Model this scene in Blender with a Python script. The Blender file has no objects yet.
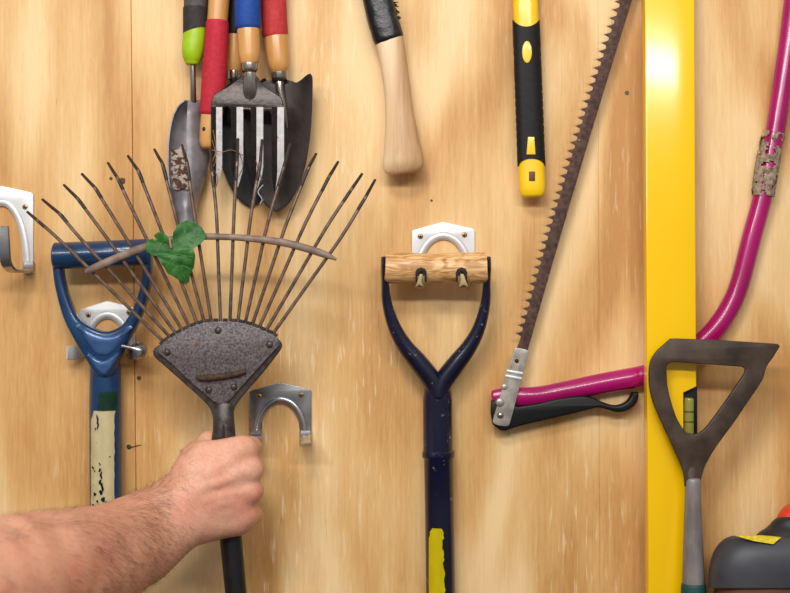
import bpy, bmesh, math, random
import numpy as np
from mathutils import Vector, Matrix, noise as mnoise
random.seed(7)
D = 1.30                      # camera distance from the wall (m); one photo pixel = 1 mm on the wall
scene = bpy.context.scene
COL = scene.collection

def kk(h): return 0.001 * (D - h * 0.001) / D
def P(x, y, h=0.0):           # photo position + height above the wall in mm -> world
    k = kk(h)
    return Vector(((x - 395) * k, -h * 0.001, (296.5 - y) * k))

# ------------------------------------------------------------------ materials
def lin(c):
    out = []
    for v in c[:3]:
        v = v / 255.0
        out.append(v / 12.92 if v <= 0.04045 else ((v + 0.055) / 1.055) ** 2.4)
    return (*out, 1.0)

class NT:
    def __init__(self, name):
        self.m = bpy.data.materials.new(name); self.m.use_nodes = True
        self.t = self.m.node_tree; self.n = self.t.nodes
        self.b = self.n['Principled BSDF']
        self.tc = self.n.new('ShaderNodeTexCoord')
    def L(self, a, b): self.t.links.new(a, b)
    def mapv(self, scale, loc=(0, 0, 0), rot=(0, 0, 0)):
        mp = self.n.new('ShaderNodeMapping'); self.L(self.tc.outputs['Object'], mp.inputs[0])
        mp.inputs['Scale'].default_value = scale; mp.inputs['Location'].default_value = loc; mp.inputs['Rotation'].default_value = rot
        return mp.outputs[0]
    def noise(self, vec, scale=1.0, detail=4, rough=0.55, dist=0.0):
        nd = self.n.new('ShaderNodeTexNoise'); self.L(vec, nd.inputs['Vector'])
        nd.inputs['Scale'].default_value = scale; nd.inputs['Detail'].default_value = detail
        nd.inputs['Roughness'].default_value = rough; nd.inputs['Distortion'].default_value = dist
        return nd.outputs['Fac']
    def ramp(self, fac, stops, interp='LINEAR'):
        r = self.n.new('ShaderNodeValToRGB'); self.L(fac, r.inputs[0]); r.color_ramp.interpolation = interp
        el = r.color_ramp.elements
        while len(el) < len(stops): el.new(0.5)
        for e, (p, c) in zip(el, stops):
            e.position = p; e.color = c if len(c) == 4 else lin(c)
        return r.outputs[0]
    def math(self, op, a, b=None, clamp=False):
        m = self.n.new('ShaderNodeMath'); m.operation = op; m.use_clamp = clamp
        for i, v in enumerate((a, b)):
            if v is None: continue
            if isinstance(v, (int, float)): m.inputs[i].default_value = v
            else: self.L(v, m.inputs[i])
        return m.outputs[0]
    def mix(self, fac, a, b, mode='MIX'):
        m = self.n.new('ShaderNodeMix'); m.data_type = 'RGBA'; m.blend_type = mode
        for s, v in ((m.inputs[0], fac), (m.inputs[6], a), (m.inputs[7], b)):
            if isinstance(v, (int, float)): s.default_value = v
            elif isinstance(v, tuple): s.default_value = v if len(v) == 4 else lin(v)
            else: self.L(v, s)
        return m.outputs[2]
    def bump(self, h, strength=0.3, dist=0.001):
        bp = self.n.new('ShaderNodeBump'); bp.inputs['Strength'].default_value = strength
        bp.inputs['Distance'].default_value = dist; self.L(h, bp.inputs['Height']); self.L(bp.outputs[0], self.b.inputs['Normal'])
    def set(self, **kw):
        for k, v in kw.items():
            s = self.b.inputs[k.replace('_', ' ')]
            if isinstance(v, (int, float, tuple)): s.default_value = v
            else: self.L(v, s)

BW0, BW1 = (0, 0, 0, 1), (1, 1, 1, 1)
def pm(name, c1, c2, scale=60, rough=0.5, metal=0.0, bump=0.15, stretch=(1, 1, 1), wear=None, wear_t=0.66, wear_scale=90,
       coat=0.0, rough2=None, bdist=0.0008, spec=0.5, lo=0.35, hi=0.65):
    t = NT(name)
    f = t.noise(t.mapv(tuple(s * scale for s in stretch)), 1.0, 5)
    c = t.ramp(f, [(lo, c1), (hi, c2)])
    r = rough
    if wear:
        w = t.noise(t.mapv((wear_scale,) * 3, (3.1, 1.7, 5.3)), 1.0, 6, 0.65)
        wm = t.ramp(w, [(wear_t, BW0), (wear_t + 0.035, BW1)])
        c = t.mix(wm, c, wear)
        if rough2 is not None: r = t.math('ADD', t.math('MULTIPLY', wm, rough2 - rough), rough)
    t.set(Base_Color=c, Roughness=r, Metallic=metal, Coat_Weight=coat, Coat_Roughness=0.08, Specular_IOR_Level=spec)
    if bump: t.bump(f, bump, bdist)
    return t.m

def wood_mat(name, dark, mid, light, sc=(1, 1, 1), rings=9.0, rough=0.5, freq=28, streak=260, flake=0.0, bump=0.15, coat=0.0, figure=(2.6, 0.55), wb=0.42, blotch=False):
    """vertical grain (object z), contour-like growth figure"""
    t = NT(name)
    big = t.noise(t.mapv((figure[0] * sc[0], 1.0, figure[1] * sc[2]), (4.2, 0, 1.3)), 1.0, 2.5, 0.45, 0.6)
    band = t.math('SINE', t.math('MULTIPLY', big, rings * 6.28))
    band = t.math('ADD', t.math('MULTIPLY', band, 0.5), 0.5)
    st = t.noise(t.mapv((streak * sc[0], streak * sc[1], 5.0 * sc[2])), 1.0, 5, 0.6)
    md = t.noise(t.mapv((freq * sc[0], freq * sc[1], 1.6 * sc[2]), (9, 2, 1)), 1.0, 4, 0.6)
    v = t.math('ADD', t.math('MULTIPLY', band, wb), t.math('ADD', t.math('MULTIPLY', md, 0.45), t.math('MULTIPLY', st, 0.28)))
    if blotch:
        bl = t.noise(t.mapv((13, 9, 2.6), (2, 3, 9)), 1.0, 5, 0.6, 0.5)
        v = t.math('ADD', v, t.math('MULTIPLY', t.math('SUBTRACT', bl, 0.5), 0.8))
        fine = t.noise(t.mapv((520, 520, 45), (2, 3, 9)), 1.0, 3, 0.6)
        v = t.math('ADD', v, t.math('MULTIPLY', t.math('SUBTRACT', fine, 0.5), 0.30))
    c = t.ramp(v, [(0.28, dark), (0.52, mid), (0.82, light)])
    if flake:
        fl = t.noise(t.mapv((300 * sc[0], 300, 26 * sc[2]), (1, 5, 2)), 1.0, 3, 0.5)
        region = t.noise(t.mapv((4, 4, 2.5), (7, 1, 3)), 1.0, 2)
        fm = t.math('MULTIPLY', t.ramp(fl, [(0.58, BW0), (0.68, BW1)]), t.ramp(region, [(0.47, BW0), (0.6, BW1)]))
        c = t.mix(t.math('MULTIPLY', fm, flake), c, (252, 232, 190))
        dk = t.noise(t.mapv((330 * sc[0], 330, 24 * sc[2]), (2, 7, 8)), 1.0, 3, 0.5)
        dm = t.ramp(dk, [(0.27, BW1), (0.31, BW0)])
        c = t.mix(t.math('MULTIPLY', dm, 0.45), c, (150, 96, 48))
    t.set(Base_Color=c, Roughness=rough, Coat_Weight=coat, Coat_Roughness=0.2)
    if bump: t.bump(st, bump, 0.0006)
    return t

# ------------------------------------------------------------------ object helpers
ORG = {}
def thing(name, label, cat, loc, group=None):
    o = bpy.data.objects.new(name, None); COL.objects.link(o); o.location = loc
    o.empty_display_size = 0.02
    o['label'] = label; o['category'] = cat
    if group: o['group'] = group
    ORG[o] = Vector(loc); return o
def mk(name, me, mat, parent=None, smooth=True, ang=35, label=None, cat=None, group=None, kind=None, origin=None):
    if isinstance(me, bmesh.types.BMesh):
        bmesh.ops.recalc_face_normals(me, faces=me.faces)
        m2 = bpy.data.meshes.new(name); me.to_mesh(m2); me.free(); me = m2
    me.name = name
    o = bpy.data.objects.new(name, me); COL.objects.link(o)
    if parent is not None: org = ORG[parent]; o.parent = parent
    else:
        org = origin if origin is not None else sum((v.co for v in me.vertices), Vector()) / max(1, len(me.vertices))
        o.location = org
    ORG[o] = org.copy()
    me.transform(Matrix.Translation(-org))
    me.materials.clear(); me.materials.append(mat)
    if smooth:
        me.polygons.foreach_set('use_smooth', [True] * len(me.polygons))
        me.set_sharp_from_angle(angle=math.radians(ang))
    if label: o['label'] = label
    if cat: o['category'] = cat
    if group: o['group'] = group
    if kind: o['kind'] = kind
    return o

def cr(pts, n=6, closed=False):          # Catmull-Rom through tuples
    pts = [np.array(p, float) for p in pts]; N = len(pts); out = []
    rng = range(N) if closed else range(N - 1)
    for i in rng:
        g = (lambda j: pts[j % N]) if closed else (lambda j: pts[min(max(j, 0), N - 1)])
        p0, p1, p2, p3 = g(i - 1), g(i), g(i + 1), g(i + 2)
        for s in range(n):
            t = s / n
            out.append(0.5 * ((2 * p1) + (-p0 + p2) * t + (2 * p0 - 5 * p1 + 4 * p2 - p3) * t * t + (-p0 + 3 * p1 - 3 * p2 + p3) * t ** 3))
    if not closed: out.append(pts[-1])
    return [tuple(float(v) for v in p) for p in out]

def tube(bm, pts, seg=20, smooth=0, cap=True, power=2.0, ridge=None, roundcap=(True, True), uref=(0, -1, 0)):
    """pts: (x, y, h, ru[, rv]) photo px; ru across in picture plane, rv along wall normal"""
    pts = [(p[0], p[1], p[2], p[3], p[4] if len(p) > 4 else p[3]) for p in pts]
    if smooth: pts = cr(pts, smooth)
    W = [P(p[0], p[1], p[2]) for p in pts]
    rings = []
    n = len(pts)
    def ring(c, t, ru, rv):
        v = Vector(uref); v = (v - t * v.dot(t))
        if v.length < 1e-4: v = Vector((0, 0, 1)) - t * t.z
        v.normalize(); u = t.cross(v).normalized()
        r = []
        for i in range(seg):
            a = 2 * math.pi * i / seg; ca, sa = math.cos(a), math.sin(a)
            e = 2.0 / power
            ca = math.copysign(abs(ca) ** e, ca); sa = math.copysign(abs(sa) ** e, sa)
            r.append(bm.verts.new(c + u * (ca * ru) + v * (sa * rv)))
        return r
    T = []
    for i in range(n):
        t = (W[min(i + 1, n - 1)] - W[max(i - 1, 0)]).normalized(); T.append(t)
    def caprings(c, t, ru, rv, sgn):
        out = []
        rr = min(ru, rv)
        for a in (75, 50, 25):
            a = math.radians(a); f = 1 - 0.45 * (1 - math.cos(a)) ; d = rr * 0.45 * math.sin(a)
            out.append(ring(c + t * sgn * d, t, ru * f if 1 else ru, rv * f))
        return out
    k = [kk(p[2]) for p in pts]
    if cap and roundcap[0]:
        rings += caprings(W[0], T[0], pts[0][3] * k[0], pts[0][4] * k[0], -1)
    for i in range(n): rings.append(ring(W[i], T[i], pts[i][3] * k[i], pts[i][4] * k[i]))
    if cap and roundcap[1]:
        rings += caprings(W[-1], T[-1], pts[-1][3] * k[-1], pts[-1][4] * k[-1], 1)[::-1]
    for a, b in zip(rings, rings[1:]):
        for i in range(seg): bm.faces.new((a[i], a[(i + 1) % seg], b[(i + 1) % seg], b[i]))
    if cap:
        bm.faces.new(rings[0][::-1]); bm.faces.new(rings[-1])
    return rings

def T(name, pts, mat, parent, **kw):
    mkkw = {k: kw.pop(k) for k in ('label', 'cat', 'group', 'kind', 'ang', 'smoothshade') if k in kw}
    bm = bmesh.new(); tube(bm, pts, **kw); return mk(name, bm, mat, parent, **mkkw)

def plate_mesh(outline, h, th, holes=(), bevel=0.6, hfun=None):
    """flat plate: outline in photo px, centre height h (mm), thickness th (mm)"""
    cu = bpy.data.curves.new('tmp', 'CURVE'); cu.dimensions = '2D'; cu.fill_mode = 'BOTH'
    k = kk(h)
    for pl in [outline] + list(holes):
        s = cu.splines.new('POLY'); s.points.add(len(pl) - 1); s.use_cyclic_u = True
        for q, p in zip(s.points, pl): q.co = ((p[0] - 395) * k, (296.5 - p[1]) * k, 0, 1)
    b = bevel * 0.001
    cu.extrude = max(th * 0.0005 - b, 0.00001); cu.bevel_depth = b; cu.bevel_resolution = 2; cu.offset = -b
    ob = bpy.data.objects.new('tmp', cu); COL.objects.link(ob)
    dg = bpy.context.evaluated_depsgraph_get(); dg.update()
    me = bpy.data.meshes.new_from_object(ob.evaluated_get(dg))
    bpy.data.objects.remove(ob); bpy.data.curves.remove(cu)
    for v in me.vertices:
        x, y, z = v.co; v.co = (x, -h * 0.001 - z, y)
    if hfun:
        for v in me.vertices:
            v.co.y -= 0.001 * hfun(v.co.x / k + 395, 296.5 - v.co.z / k)
    bm = bmesh.new(); bm.from_mesh(me); bpy.data.meshes.remove(me)
    bmesh.ops.remove_doubles(bm, verts=bm.verts, dist=1e-6)
    return bm
def plate(name, outline, h, th, mat, parent=None, holes=(), bevel=0.6, hfun=None, **kw):
    return mk(name, plate_mesh(outline, h, th, holes, bevel, hfun), mat, parent, **kw)
def arc(cx, cy, rx, ry, a0, a1, n=16):   # photo px, angle 0 = right, 90 = up
    return [(cx + rx * math.cos(math.radians(a0 + (a1 - a0) * i / n)), cy - ry * math.sin(math.radians(a0 + (a1 - a0) * i / n))) for i in range(n + 1)]
def ellipse(cx, cy, rx, ry, n=20): return arc(cx, cy, rx, ry, 0, 360, n)[:-1]
def merge(*bms):
    out = bmesh.new()
    for b in bms:
        me = bpy.data.meshes.new('m'); b.to_mesh(me); b.free(); out.from_mesh(me); bpy.data.meshes.remove(me)
    return out
def dome(bm, x, y, h, r, hh, seg=16, rings=4, base=2.0):   # rivet head standing on height h
    prev = None; k = kk(h)
    prof = [(r, -base), (r, 0)] + [(r * math.cos(math.radians(90 * i / rings)), hh * math.sin(math.radians(90 * i / rings))) for i in range(1, rings)]
    c = P(x, y, h)
    R = [[bm.verts.new(c + Vector((pr * k * math.cos(2 * math.pi * i / seg), -pz * 0.001, pr * k * math.sin(2 * math.pi * i / seg)))) for i in range(seg)] for pr, pz in prof]
    for a, b in zip(R, R[1:]):
        for i in range(seg): bm.faces.new((a[i], a[(i + 1) % seg], b[(i + 1) % seg], b[i]))
    t = bm.verts.new(c + Vector((0, -hh * 0.001, 0)))
    for i in range(seg): bm.faces.new((R[-1][i], R[-1][(i + 1) % seg], t))
    bm.faces.new(R[0][::-1])

def strip(bm, pts, w, th=2.0, side=(1, 0, 0)):
    """flat metal strip along world path given as (x,y,h); w px wide along `side`"""
    W = [P(*p[:3]) for p in pts]; sd = Vector(side); rows = []
    ws = [p[3] if len(p) > 3 else w for p in pts]
    for i, c in enumerate(W):
        t = (W[min(i + 1, len(W) - 1)] - W[max(i - 1, 0)]).normalized()
        s = (sd - t * sd.dot(t)).normalized(); n = t.cross(s).normalized()
        a = s * (ws[i] * 0.0005); b = n * (th * 0.0005); e = 0.8
        rows.append([bm.verts.new(c + q) for q in (-a + b * 0.2, -a * e + b, a * e + b, a + b * 0.2, a - b * 0.2, a * e - b, -a * e - b, -a - b * 0.2)])
    for r, q in zip(rows, rows[1:]):
        for i in range(8): bm.faces.new((r[i], r[(i + 1) % 8], q[(i + 1) % 8], q[i]))
    bm.faces.new(rows[0][::-1]); bm.faces.new(rows[-1])

# ------------------------------------------------------------------ materials used
M = {}
M['zinc'] = pm('zinc_steel', (206, 206, 206), (226, 225, 223), 25, 0.38, 0.35, 0.05)
M['steel_polish'] = pm('polished_hook_steel', (150, 150, 156), (196, 194, 192), 30, 0.27, 0.95, 0.04)
M['screw'] = pm('brass_screw', (150, 120, 70), (190, 160, 105), 300, 0.4, 0.8, 0.1)
M['wood_reflect_tan'] = pm('prong_steel_wood_reflection', (150, 128, 90), (178, 154, 112), 120, 0.45, 0.5, 0.1)  # tan base colour stands in for the wood reflected in the steel
M['dark'] = pm('dark_recess', (22, 18, 15), (34, 28, 22), 100, 0.7)
M['rubber'] = pm('black_rubber', (15, 14, 14), (25, 24, 24), 300, 0.6, 0, 0.2, spec=0.3)
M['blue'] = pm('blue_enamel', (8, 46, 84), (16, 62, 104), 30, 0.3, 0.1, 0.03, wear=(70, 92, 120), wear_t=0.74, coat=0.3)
M['blue_lit'] = pm('blue_enamel_lit_web', (44, 78, 126), (62, 98, 146), 40, 0.34, 0.2, 0.05, coat=0.3)  # paler copy of the blue enamel; the web's lighter shading is painted in
M['navy'] = pm('navy_enamel', (8, 10, 36), (12, 16, 48), 40, 0.28, 0.1, 0.1, wear=(120, 110, 108), wear_t=0.645, wear_scale=130, rough2=0.6, coat=0.3)
M['cream'] = pm('cream_label', (240, 226, 176), (250, 238, 196), 60, 0.45, 0, 0.05, wear=(38, 36, 30), wear_t=0.675, wear_scale=170)
M['green_lbl'] = pm('green_label', (18, 62, 42), (28, 84, 52), 120, 0.4, 0, 0.05, wear=(170, 180, 150), wear_t=0.68, wear_scale=300)
M['yellow_lbl'] = pm('yellow_label', (250, 226, 4), (254, 236, 16), 60, 0.4, 0, 0.05, wear=(90, 84, 30), wear_t=0.72, wear_scale=200)
M['rake'] = pm('hammered_grey_steel', (66, 60, 60), (118, 108, 110), 520, 0.5, 0.35, 0.6, bdist=0.0006, wear=(96, 70, 52), wear_t=0.66, wear_scale=55)
M['rake_rim'] = pm('dark_grey_steel', (52, 45, 42), (84, 76, 72), 150, 0.42, 0.45, 0.3, wear=(110, 78, 54), wear_t=0.66)
M['rust'] = pm('rusty_iron', (54, 38, 28), (84, 60, 46), 260, 0.8, 0.2, 0.6)
M['rust_red'] = pm('orange_rust', (120, 62, 38), (158, 92, 60), 260, 0.8, 0.1, 0.5)
M['tine'] = pm('brown_spring_steel', (78, 60, 50), (124, 100, 84), 120, 0.45, 0.45, 0.3)
M['tine_tip'] = pm('dark_tine_tip', (40, 30, 26), (62, 48, 40), 160, 0.5, 0.3, 0.3)
M['bar'] = pm('worn_brown_bar', (108, 88, 76), (146, 124, 108), 90, 0.6, 0.2, 0.3)
M['black_paint'] = pm('black_painted_shaft', (12, 10, 11), (22, 19, 20), 90, 0.42, 0, 0.2)
M['magenta'] = pm('magenta_enamel', (150, 0, 84), (172, 4, 102), 20, 0.25, 0.0, 0.03, coat=0.3)
M['tape'] = pm('flaking_grey_tape', (112, 92, 74), (176, 156, 132), 240, 0.9, 0, 0.8, bdist=0.0015)
M['blade'] = pm('rusty_saw_blade', (58, 36, 30), (94, 66, 55), 230, 0.62, 0.35, 0.5, wear=(186, 164, 150), wear_t=0.70, wear_scale=220)
M['bracket'] = pm('dull_bracket_steel', (150, 142, 134), (186, 178, 168), 90, 0.4, 0.6, 0.15, wear=(110, 98, 88), wear_t=0.68)
M['blackp'] = pm('black_plastic', (8, 7, 8), (14, 12, 13), 60, 0.45, 0, 0.08, spec=0.35)
M['yellow'] = pm('yellow_plastic', (246, 198, 8), (252, 206, 14), 20, 0.35, 0, 0.03, coat=0.2)
M['level'] = pm('yellow_level_enamel', (252, 198, 0), (254, 203, 0), 4, 0.18, 0, 0.015, coat=0.3)
M['hoe'] = pm('forged_hoe_steel', (56, 43, 34), (84, 68, 56), 40, 0.48, 0.35, 0.25, wear=(128, 84, 56), wear_t=0.68, wear_scale=60)
M['hoe_shaft'] = pm('worn_grey_socket', (120, 112, 108), (156, 148, 144), 60, 0.5, 0.3, 0.2, stretch=(1, 1, .3), wear=(120, 60, 50), wear_t=0.73)
M['teal'] = pm('dark_teal_grip', (14, 62, 58), (22, 78, 70), 60, 0.6)
M['greyp'] = pm('grey_plastic', (52, 52, 58), (64, 64, 70), 30, 0.5, 0, 0.05)
M['greyp2'] = pm('dark_grey_plastic', (30, 28, 30), (38, 36, 38), 30, 0.55, 0, 0.05)
M['redp'] = pm('orange_red_plastic', (212, 52, 28), (226, 66, 40), 30, 0.4)
M['brownp'] = pm('brown_base', (92, 52, 26), (118, 70, 38), 30, 0.6)
M['yel_strip'] = pm('mustard_strip', (190, 168, 24), (226, 204, 50), 300, 0.5)
M['scoop'] = pm('grey_scoop_steel', (124, 118, 122), (156, 150, 154), 70, 0.42, 0.3, 0.15, wear=(190, 184, 180), wear_t=0.74, wear_scale=160)
M['soil'] = pm('dried_soil', (92, 58, 42), (196, 180, 168), 260, 0.9, 0, 0.5, bdist=0.001, lo=.46, hi=.54)
M['fork'] = pm('fork_steel_painted_shine', (206, 202, 200), (230, 226, 224), 200, 0.35, 0.3, 0.2, wear=(60, 46, 40), wear_t=0.62, wear_scale=120, rough2=0.6)  # near-white base stands in for light reflected off the right tine facets
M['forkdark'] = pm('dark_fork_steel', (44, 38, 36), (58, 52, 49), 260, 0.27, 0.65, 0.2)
M['trowel'] = pm('dark_trowel_steel', (34, 27, 24), (56, 45, 40), 60, 0.4, 0.4, 0.35, wear=(120, 104, 94), wear_t=0.66, wear_scale=70)
M['trowelblk'] = pm('blackened_trowel_steel', (9, 8, 8), (20, 17, 18), 80, 0.5, 0.2, 0.3, wear=(74, 62, 58), wear_t=0.68, wear_scale=90)
M['grip_red'] = pm('crimson_foam', (176, 24, 44), (194, 34, 54), 300, 0.75, 0, 0.25)
M['grip_red2'] = pm('faded_red_foam', (182, 44, 46), (200, 58, 58), 300, 0.75, 0, 0.25)
M['grip_blue'] = pm('blue_foam', (4, 58, 138), (8, 70, 156), 300, 0.7, 0, 0.25)
M['grip_grey'] = pm('charcoal_soft_grip', (70, 64, 62), (84, 78, 74), 200, 0.7)
M['lime'] = pm('lime_plastic', (150, 186, 14), (170, 204, 28), 60, 0.4)
M['ferrule'] = pm('chrome_ferrule', (150, 140, 130), (190, 182, 172), 40, 0.22, 0.95, 0.05)
M['tapeblk'] = pm('black_tape', (12, 12, 15), (24, 24, 28), 120, 0.35, 0, 0.5, bdist=0.002)
M['thread'] = pm('dried_root', (120, 84, 50), (160, 120, 76), 200, 0.9)
M['vein'] = pm('pale_leaf_vein', (72, 122, 62), (96, 146, 82), 200, 0.5)
M['stalk'] = pm('pink_leaf_stalk', (170, 120, 100), (190, 142, 116), 200, 0.5)
M['leaf'] = pm('ivy_leaf_green', (24, 74, 20), (56, 116, 44), 90, 0.5, 0, 0.4, bdist=0.0015, spec=0.35)
M['hair'] = pm('dark_arm_hair', (52, 32, 20), (74, 48, 32), 100, 0.6)
M['ash'] = wood_mat('pale_ash_wood', (176, 132, 88), (216, 178, 134), (240, 210, 170), sc=(6, 6, 3), rings=4, freq=16, streak=60, bump=0.25).m
M['beech'] = wood_mat('varnished_beech', (150, 88, 36), (190, 128, 62), (216, 160, 94), sc=(4, 4, 3), rings=2, freq=30, streak=100, rough=0.32, coat=0.3).m
# vial glass
t = NT('vial_liquid'); t.set(Base_Color=lin((206, 200, 96)), Roughness=0.08, Transmission_Weight=0.55, IOR=1.4); M['vial'] = t.m

# grip of the spade: grain runs across
t = NT('oiled_wood_grip')
big = t.noise(t.mapv((14, 40, 95), (2, 0, 0)), 1.0, 3, 0.5, 0.8)
band = t.math('SINE', t.math('MULTIPLY', big, 52)); band = t.math('ADD', t.math('MULTIPLY', band, 0.5), 0.5)
st = t.noise(t.mapv((18, 300, 420)), 1.0, 4)
v = t.math('ADD', t.math('MULTIPLY', band, 0.45), t.math('MULTIPLY', st, 0.7))
t.set(Base_Color=t.ramp(v, [(0.2, (150, 98, 48)), (0.5, (206, 154, 94)), (0.85, (232, 190, 134))]), Roughness=0.45)
t.bump(v, 0.2, 0.0008); M['gripwood'] = t.m

# skin
t = NT('skin')
n1 = t.noise(t.mapv((22, 22, 22)), 1.0, 3, 0.5)
n2 = t.noise(t.mapv((420, 420, 420)), 1.0, 4, 0.6)
n3 = t.noise(t.mapv((70, 70, 70), (4, 1, 1)), 1.0, 4, 0.6)
c = t.ramp(n1, [(0.3, (212, 152, 122)), (0.5, (228, 172, 144)), (0.7, (220, 150, 126))])
c = t.mix(t.math('MULTIPLY', t.ramp(n3, [(0.55, BW0), (0.75, BW1)]), 0.35), c, (186, 104, 84))
c = t.mix(t.math('MULTIPLY', t.ramp(n2, [(0.4, BW1), (0.55, BW0)]), 0.15), c, (150, 94, 70))
sx = t.n.new('ShaderNodeSeparateXYZ'); t.L(t.tc.outputs['Object'], sx.inputs[0])
tan = t.ramp(t.math('ADD', t.math('MULTIPLY', sx.outputs[0], 8.0), 0.9), [(0.0, BW0), (0.45, BW1), (0.75, BW1), (1.0, BW0)])
c = t.mix(t.math('MULTIPLY', tan, 0.35), c, (176, 112, 76))
t.set(Base_Color=c, Roughness=0.5, Subsurface_Weight=0.12, Subsurface_Radius=(0.006, 0.003, 0.0015), Subsurface_Scale=1.0, Specular_IOR_Level=0.35)
t.bump(t.math('ADD', n2, t.math('MULTIPLY', n3, 1.2)), 0.28, 0.0009); M['skin'] = t.m

# ------------------------------------------------------------------ the plywood wall
t = wood_mat('plywood_panel', (194, 140, 76), (221, 174, 110), (241, 206, 150), rings=4.2, freq=16, streak=230, flake=0.5, rough=0.55, bump=0.12, figure=(5.5, 1.7), wb=0.42, blotch=True)
PLY = t
def wall():
    bm = bmesh.new()
    # columns of vertices in x; grooves at photo x 131->137 and faint at 598, plus seams beyond the frame
    def gx(x0, x1, z):      # groove line through (x0 at photo y=0) (x1 at y=593)
        y = 296.5 - z * 1000
        return (x0 + (x1 - x0) * y / 593 - 395) / 1000
    zs = [-0.9, -0.29, 0, 0.3, 0.9]
    cols = [(-1.8, -1.8, 0)]
    for a, b, w, d in ((-470, -466, .8, 2.5), (131, 137, 0.55, 2.2), (598, 600, 0.28, .5), (1085, 1082, .8, 2.5)):
        cols += [(a - w, b - w, 0, 1), (a, b, d, 1), (a + w, b + w, 0, 1)]
    cols.append((1.8, 1.8, 0))
    grid = []
    for c in cols:
        colv = []
        for z in zs:
            x = c[0] if len(c) == 3 else gx(c[0], c[1], z)
            colv.append(bm.verts.new((x, c[2] * 0.001, z)))
        grid.append(colv)
    for a, b in zip(grid, grid[1:]):
        for i in range(len(zs) - 1): bm.faces.new((a[i], b[i], b[i + 1], a[i + 1]))
    # thickness behind
    bk = [[bm.verts.new((x, 0.018, z)) for z in (-0.9, 0.9)] for x in (-1.8, 1.8)]
    bm.faces.new((bk[0][0], bk[0][1], bk[1][1], bk[1][0]))
    o = mk('wall_back', bm, PLY.m, None, smooth=False, kind='structure', origin=Vector((0, 0, 0)))
    return o
wall()
def knot(x, y, r, c1, c2, lab, nm='wood_knot', cat='knot', grp=None):
    bm = bmesh.new(); dome(bm, x, y, 0.15, r, 0.35, 14, 3, base=1.0)
    for v in bm.verts: v.co.x += random.uniform(-.1, .1) * r * .001; v.co.z += random.uniform(-.1, .1) * r * .001
    mk(nm, bm, pm(nm + '_stain', c1, c2, 500, 0.8, 0, 0.6), None, label=lab, cat=cat, group=grp)
knot(139, 378, 2.3, (46, 58, 30), (80, 84, 50), 'small greenish sunken nail head beside the blue handle, below the rake plate corner', 'nail_head', 'nail')
knot(129, 447, 2.6, (40, 40, 22), (80, 76, 40), 'dark nail head with a scratch, by the plank seam right of the cream label', 'nail_head', 'nail')
knot(627, 93, 2.2, (60, 64, 42), (110, 104, 76), 'small dull nail head between the saw blade and the yellow level', 'nail_head', 'nail')
knot(431.5, 200.5, 1.3, (70, 46, 24), (100, 70, 40), 'tiny dark nail head above the steel hook of the navy spade', 'nail_head', 'nail')
knot(122, 181, 3.4, (70, 42, 22), (110, 70, 36), 'brown knot in the plywood behind the rake tines')
knot(111, 178.5, 1.7, (70, 52, 34), (100, 76, 50), 'speck of a dark knot just left of the brown knot behind the tines')
bm = bmesh.new(); tube(bm, [(131, 447.5, .5, .5), (136, 446, .6, .45), (141, 445, .5, .3)], seg=6)
mk('wood_splinter', bm, M['rust'], None, label='thin dark splinter sticking out sideways from a nail head at the seam', cat='splinter')

# ------------------------------------------------------------------ wall hooks
def hook_plate(cx, top, w, hgt, arch_rx, arch_ry, arch_top, tilt=0):
    l, r = cx - w / 2, cx + w / 2
    b = top + hgt
    out = [(l, top + 9.5), (l + 2, top + 8), (cx - 3, top + .6), (cx, top), (cx + 3, top + .6), (r - 2, top + 6.5), (r, top + 8.5)]
    out += [(r, b)]
    out += [(cx + arch_rx, b)] + arc(cx, arch_top + arch_ry, arch_rx, arch_ry, 0, 180, 20) + [(cx - arch_rx, b)]
    out += [(l, b)]
    return out
def hook(label, cx, top, w, hgt, arx, ary, atop, mat, screws, prongs, group=None):
    root = thing('wall_hook', label, 'hook', P(cx, top + hgt / 2, 0))
    plate('backplate', hook_plate(cx, top, w, hgt, arx, ary, atop), 1.6, 2.4, mat, root, bevel=0.5)
    # pressed rib that follows the arch
    b = top + hgt
    a = arc(cx, atop + ary, arx + 4.2, ary + 4.2, 0, 180, 24)
    rr_ = (3.6, 2.4)
    path = [(a[0][0], b, 2.5, *rr_)] + [(x, y, 2.5, *rr_) for x, y in a] + [(a[-1][0], b, 2.5, *rr_)]
    T('arched_rib', path, mat, root, seg=14)
    for sx, sy in screws:
        bm = bmesh.new(); dome(bm, sx, sy, 2.8, 2.8, 0.9, 16)
        s = mk('screw', bm, M['screw'], root)
        bm = merge(plate_mesh([(sx - .5, sy - 1.7), (sx + .5, sy - 1.7), (sx + .5, sy + 1.7), (sx - .5, sy + 1.7)], 3.6, .5, bevel=.05),
                   plate_mesh([(sx - 1.7, sy - .5), (sx + 1.7, sy - .5), (sx + 1.7, sy + .5), (sx - 1.7, sy + .5)], 3.6, .5, bevel=.05))
        mk('screw_slot', bm, M['dark'], s)
    for pr in prongs: pr(root)
    return root
def prong(pts, w, mat, th=2.4, side=(1, 0, 0), tip=None):
    def f(root):
        bm = bmesh.new(); strip(bm, cr([(*p[:3], p[3] if len(p) > 3 else w) for p in pts], 6), w, th, side)
        o = mk('prong', bm, mat, root)
        if tip:
            bm = bmesh.new(); strip(bm, tip[0], tip[1], th + 1.2, side)
            mk('prong_tip', bm, tip[2], o)
    return f
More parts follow.
